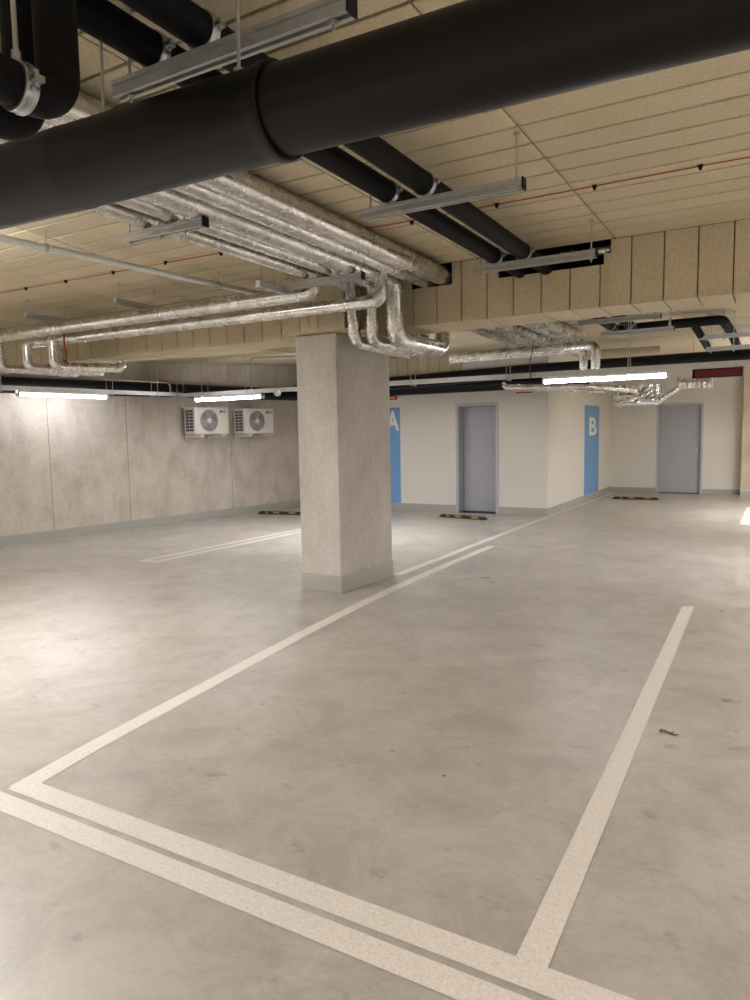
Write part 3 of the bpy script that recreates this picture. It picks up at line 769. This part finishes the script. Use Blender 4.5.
# ------------------------------------------------------------------ wall signs
root = thing('wall_sign', 'tall blue wall panel with white letter A partly behind the pillar', 'sign', (-7.135, YA-.003, .145))
mb = MB(); mb.box((0, 0, 0), (.345, .004, 1.985)); mb.build('panel', 'blue_paint', root)
text_mesh('letter', 'A', .56, 'white_paint', root, frame((.178, -.001, 1.69), (1, 0, 0), (0, 0, 1)) @ Matrix.Diagonal((.68, 1, 1, 1)), .001, .016)
root = thing('wall_sign', 'tall blue wall panel with white letter B on the recess wall', 'sign', (XB+.003, 15.80, .147))
mb = MB(); mb.box((-.004, 0, 0), (0, 1.44, 1.998)); mb.build('panel', 'blue_paint', root)
text_mesh('letter', 'B', .56, 'white_paint', root, frame((.001, .76, 1.505), (0, 1.25, 0), (0, 0, 1)) @ Matrix.Diagonal((2.5, 1, 1, 1)), .001, .014)
root = thing('fire_sign', 'small white and red notice high on the wall beside the pillar', 'sign', (-7.10, YA-.006, 2.275))
mb = MB(); mb.box((0, 0, 0), (.33, .005, .215)); mb.build('plate', 'white_paint', root)
for z0, z1 in ((.012, .095), (.115, .203)):
    mb = MB(); mb.box((.012, -.002, z0), (.262, .0, z1)); rf = mb.build('red_field', 'red_paint', root)
    mb = MB(); mb.box((.05, -.003, (z0+z1)/2-.008), (.16, -.0019, (z0+z1)/2+.008)); mb.hexa([(.16, -.003, z0+.02), (.205, -.003, (z0+z1)/2-.001), (.205, -.0019, (z0+z1)/2-.001), (.16, -.0019, z0+.02), (.16, -.003, z1-.02), (.205, -.003, (z0+z1)/2+.001), (.205, -.0019, (z0+z1)/2+.001), (.16, -.0019, z1-.02)]); mb.build('arrow', 'white_paint', rf)
mb = MB(); mb.box((.285, -.002, .03), (.315, 0, .12)); mb.build('grey_field', 'ac_grey', root)
root = thing('warning_plate', 'narrow white plate with a red stripe under the foil pipe by the wall corner', 'sign', (-4.33, YA-.006, 2.285))
mb = MB(); mb.box((0, 0, 0), (.36, .005, .062)); mb.build('plate', 'white_paint', root)
mb = MB(); mb.box((.02, -.002, .016), (.34, 0, .046)); mb.build('red_stripe', 'red_paint', root)
# LED display under the tray
root = thing('led_display', 'dark red display panel hung under the tray near the concrete column', 'display', (-.905, TY+.02, 2.185))
mb = MB(); mb.box((0, 0, 0), (.53, .06, .105)); hs = mb.build('housing', 'black_cap', root, bevel=.004)
mb = MB(); mb.box((.03, -.003, .012), (.515, .002, .090)); mb.build('screen', 'led', hs)
mb = MB(); mb.box((-.004, .005, .004), (0, .055, .106)); mb.build('side_plate', 'lamp_white', root)
for x in (.1, .44):
    mb = MB(); mb.tube([(x, .03, .108), (x, .03, .12)], .006, 8); mb.build('hanger_rod', 'zinc', root)
# orange cable dropping at the lamp
mb = MB(); mb.tube([(-2.84, 9.12, 2.28), (-2.85, 9.12, 2.5), (-2.83, 9.15, 2.62), (-2.83, 9.2, 2.75)], .008, 8, .03, 3)
tag(mb.build('hanging_cable', 'rust_red'), 'short rusty red cable dropping to the tube light near letter B', 'cable')

# dry leaf scrap on the floor
mb = MB()
for k in range(9):
    a = random.uniform(0, 6.28); x, y = random.uniform(-.045, .045), random.uniform(-.02, .02); l = random.uniform(.015, .035)
    dx, dy = math.cos(a)*l, math.sin(a)*l*.6
    n = len(mb.v); mb.v += [(x-dx, y-dy, .001), (x+dy*.4, y-dx*.4, .004), (x+dx, y+dy, .003+.006*random.random()), (x-dy*.4, y+dx*.4, .005)]
    mb.f += [(n, n+1, n+2, n+3)]
o = mb.build('dry_leaf', 'leaf_brown'); o.location = (-.452, 3.855, 0); tag(o, 'crumpled brown dry leaf on the floor right of the stall line', 'leaf')

# ------------------------------------------------------------------ unseen lamps: the hall's others, plus one added behind the pillar
def lamp(x, y, z, power, along='x', L=1.5, up=.45):
    for k, (e, flip) in enumerate(((power*(1-up), 0), (power*up, PI))):
        l = bpy.data.lights.new('unseen_lamp', 'AREA'); l.shape = 'RECTANGLE'; l.size = L; l.size_y = .10; l.energy = e; l.color = (.985, .977, .99)
        o = bpy.data.objects.new('unseen_lamp', l); COL.objects.link(o); o.location = (x, y, z + .03*k)
        o.rotation_euler = (flip, 0, PI/2 if along == 'y' else 0)
PW = 46
for x in (-6.5, -2.8, .8, 4.6): lamp(x, -2.2, 2.5, PW*1.25)
for x in (2.8, 6): lamp(x, 2.2, 2.5, PW*.75, up=.6)
for x in (2.4, 5.2): lamp(x, 5.2, 2.4, PW*.7, up=.6)
for x in (-5.85, 1.4, 4.4): lamp(x, TY, 2.23, PW*1.4)  # leftmost one is added, hidden by the pillar, to brighten the back bay
for x in (1.2, 4): lamp(x, 14.5, 2.4, PW*2.3)
for y in (-2, 1.5):
    p = onwall(y, .45, 2.27); lamp(p.x, p.y, p.z, PW, 'y')
# lamp above the big black pipe (hidden behind it)
lamp(-5.5, 2.45, 2.86, 95, up=.4)

W = bpy.data.worlds.new('world'); S.world = W; W.use_nodes = True
W.node_tree.nodes['Background'].inputs['Color'].default_value = (.9, .88, .84, 1); W.node_tree.nodes['Background'].inputs['Strength'].default_value = .05

# ------------------------------------------------------------------ camera
cam = bpy.data.cameras.new('camera'); cam.sensor_fit = 'AUTO'; cam.sensor_width = 36; cam.lens = 702.42/1000*36; cam.clip_start = .05
co = bpy.data.objects.new('camera', cam); COL.objects.link(co); S.camera = co
yaw, pitch, roll = .520306532, .0943139149, -.0179463075
cy, sy = math.cos(yaw), math.sin(yaw)
F = Vector((-sy*math.cos(pitch), cy*math.cos(pitch), -math.sin(pitch))); R0 = Vector((cy, sy, 0)); U0 = R0.cross(F)
R = R0*math.cos(roll) + U0*math.sin(roll); U = -R0*math.sin(roll) + U0*math.cos(roll)
m = Matrix((R, U, -F)).transposed().to_4x4(); m.translation = Vector((0, 0, 1.6)); co.matrix_world = m

S.view_settings.view_transform = 'Standard'; S.view_settings.look = 'None'; S.view_settings.gamma = 1
S.view_settings.use_curve_mapping = False
S.view_settings.exposure = 1.33
S.cycles.max_bounces = 10; S.cycles.diffuse_bounces = 6; S.cycles.use_denoising = True
S.cycles.sample_clamp_indirect = 6; S.cycles.caustics_reflective = False; S.cycles.caustics_refractive = False
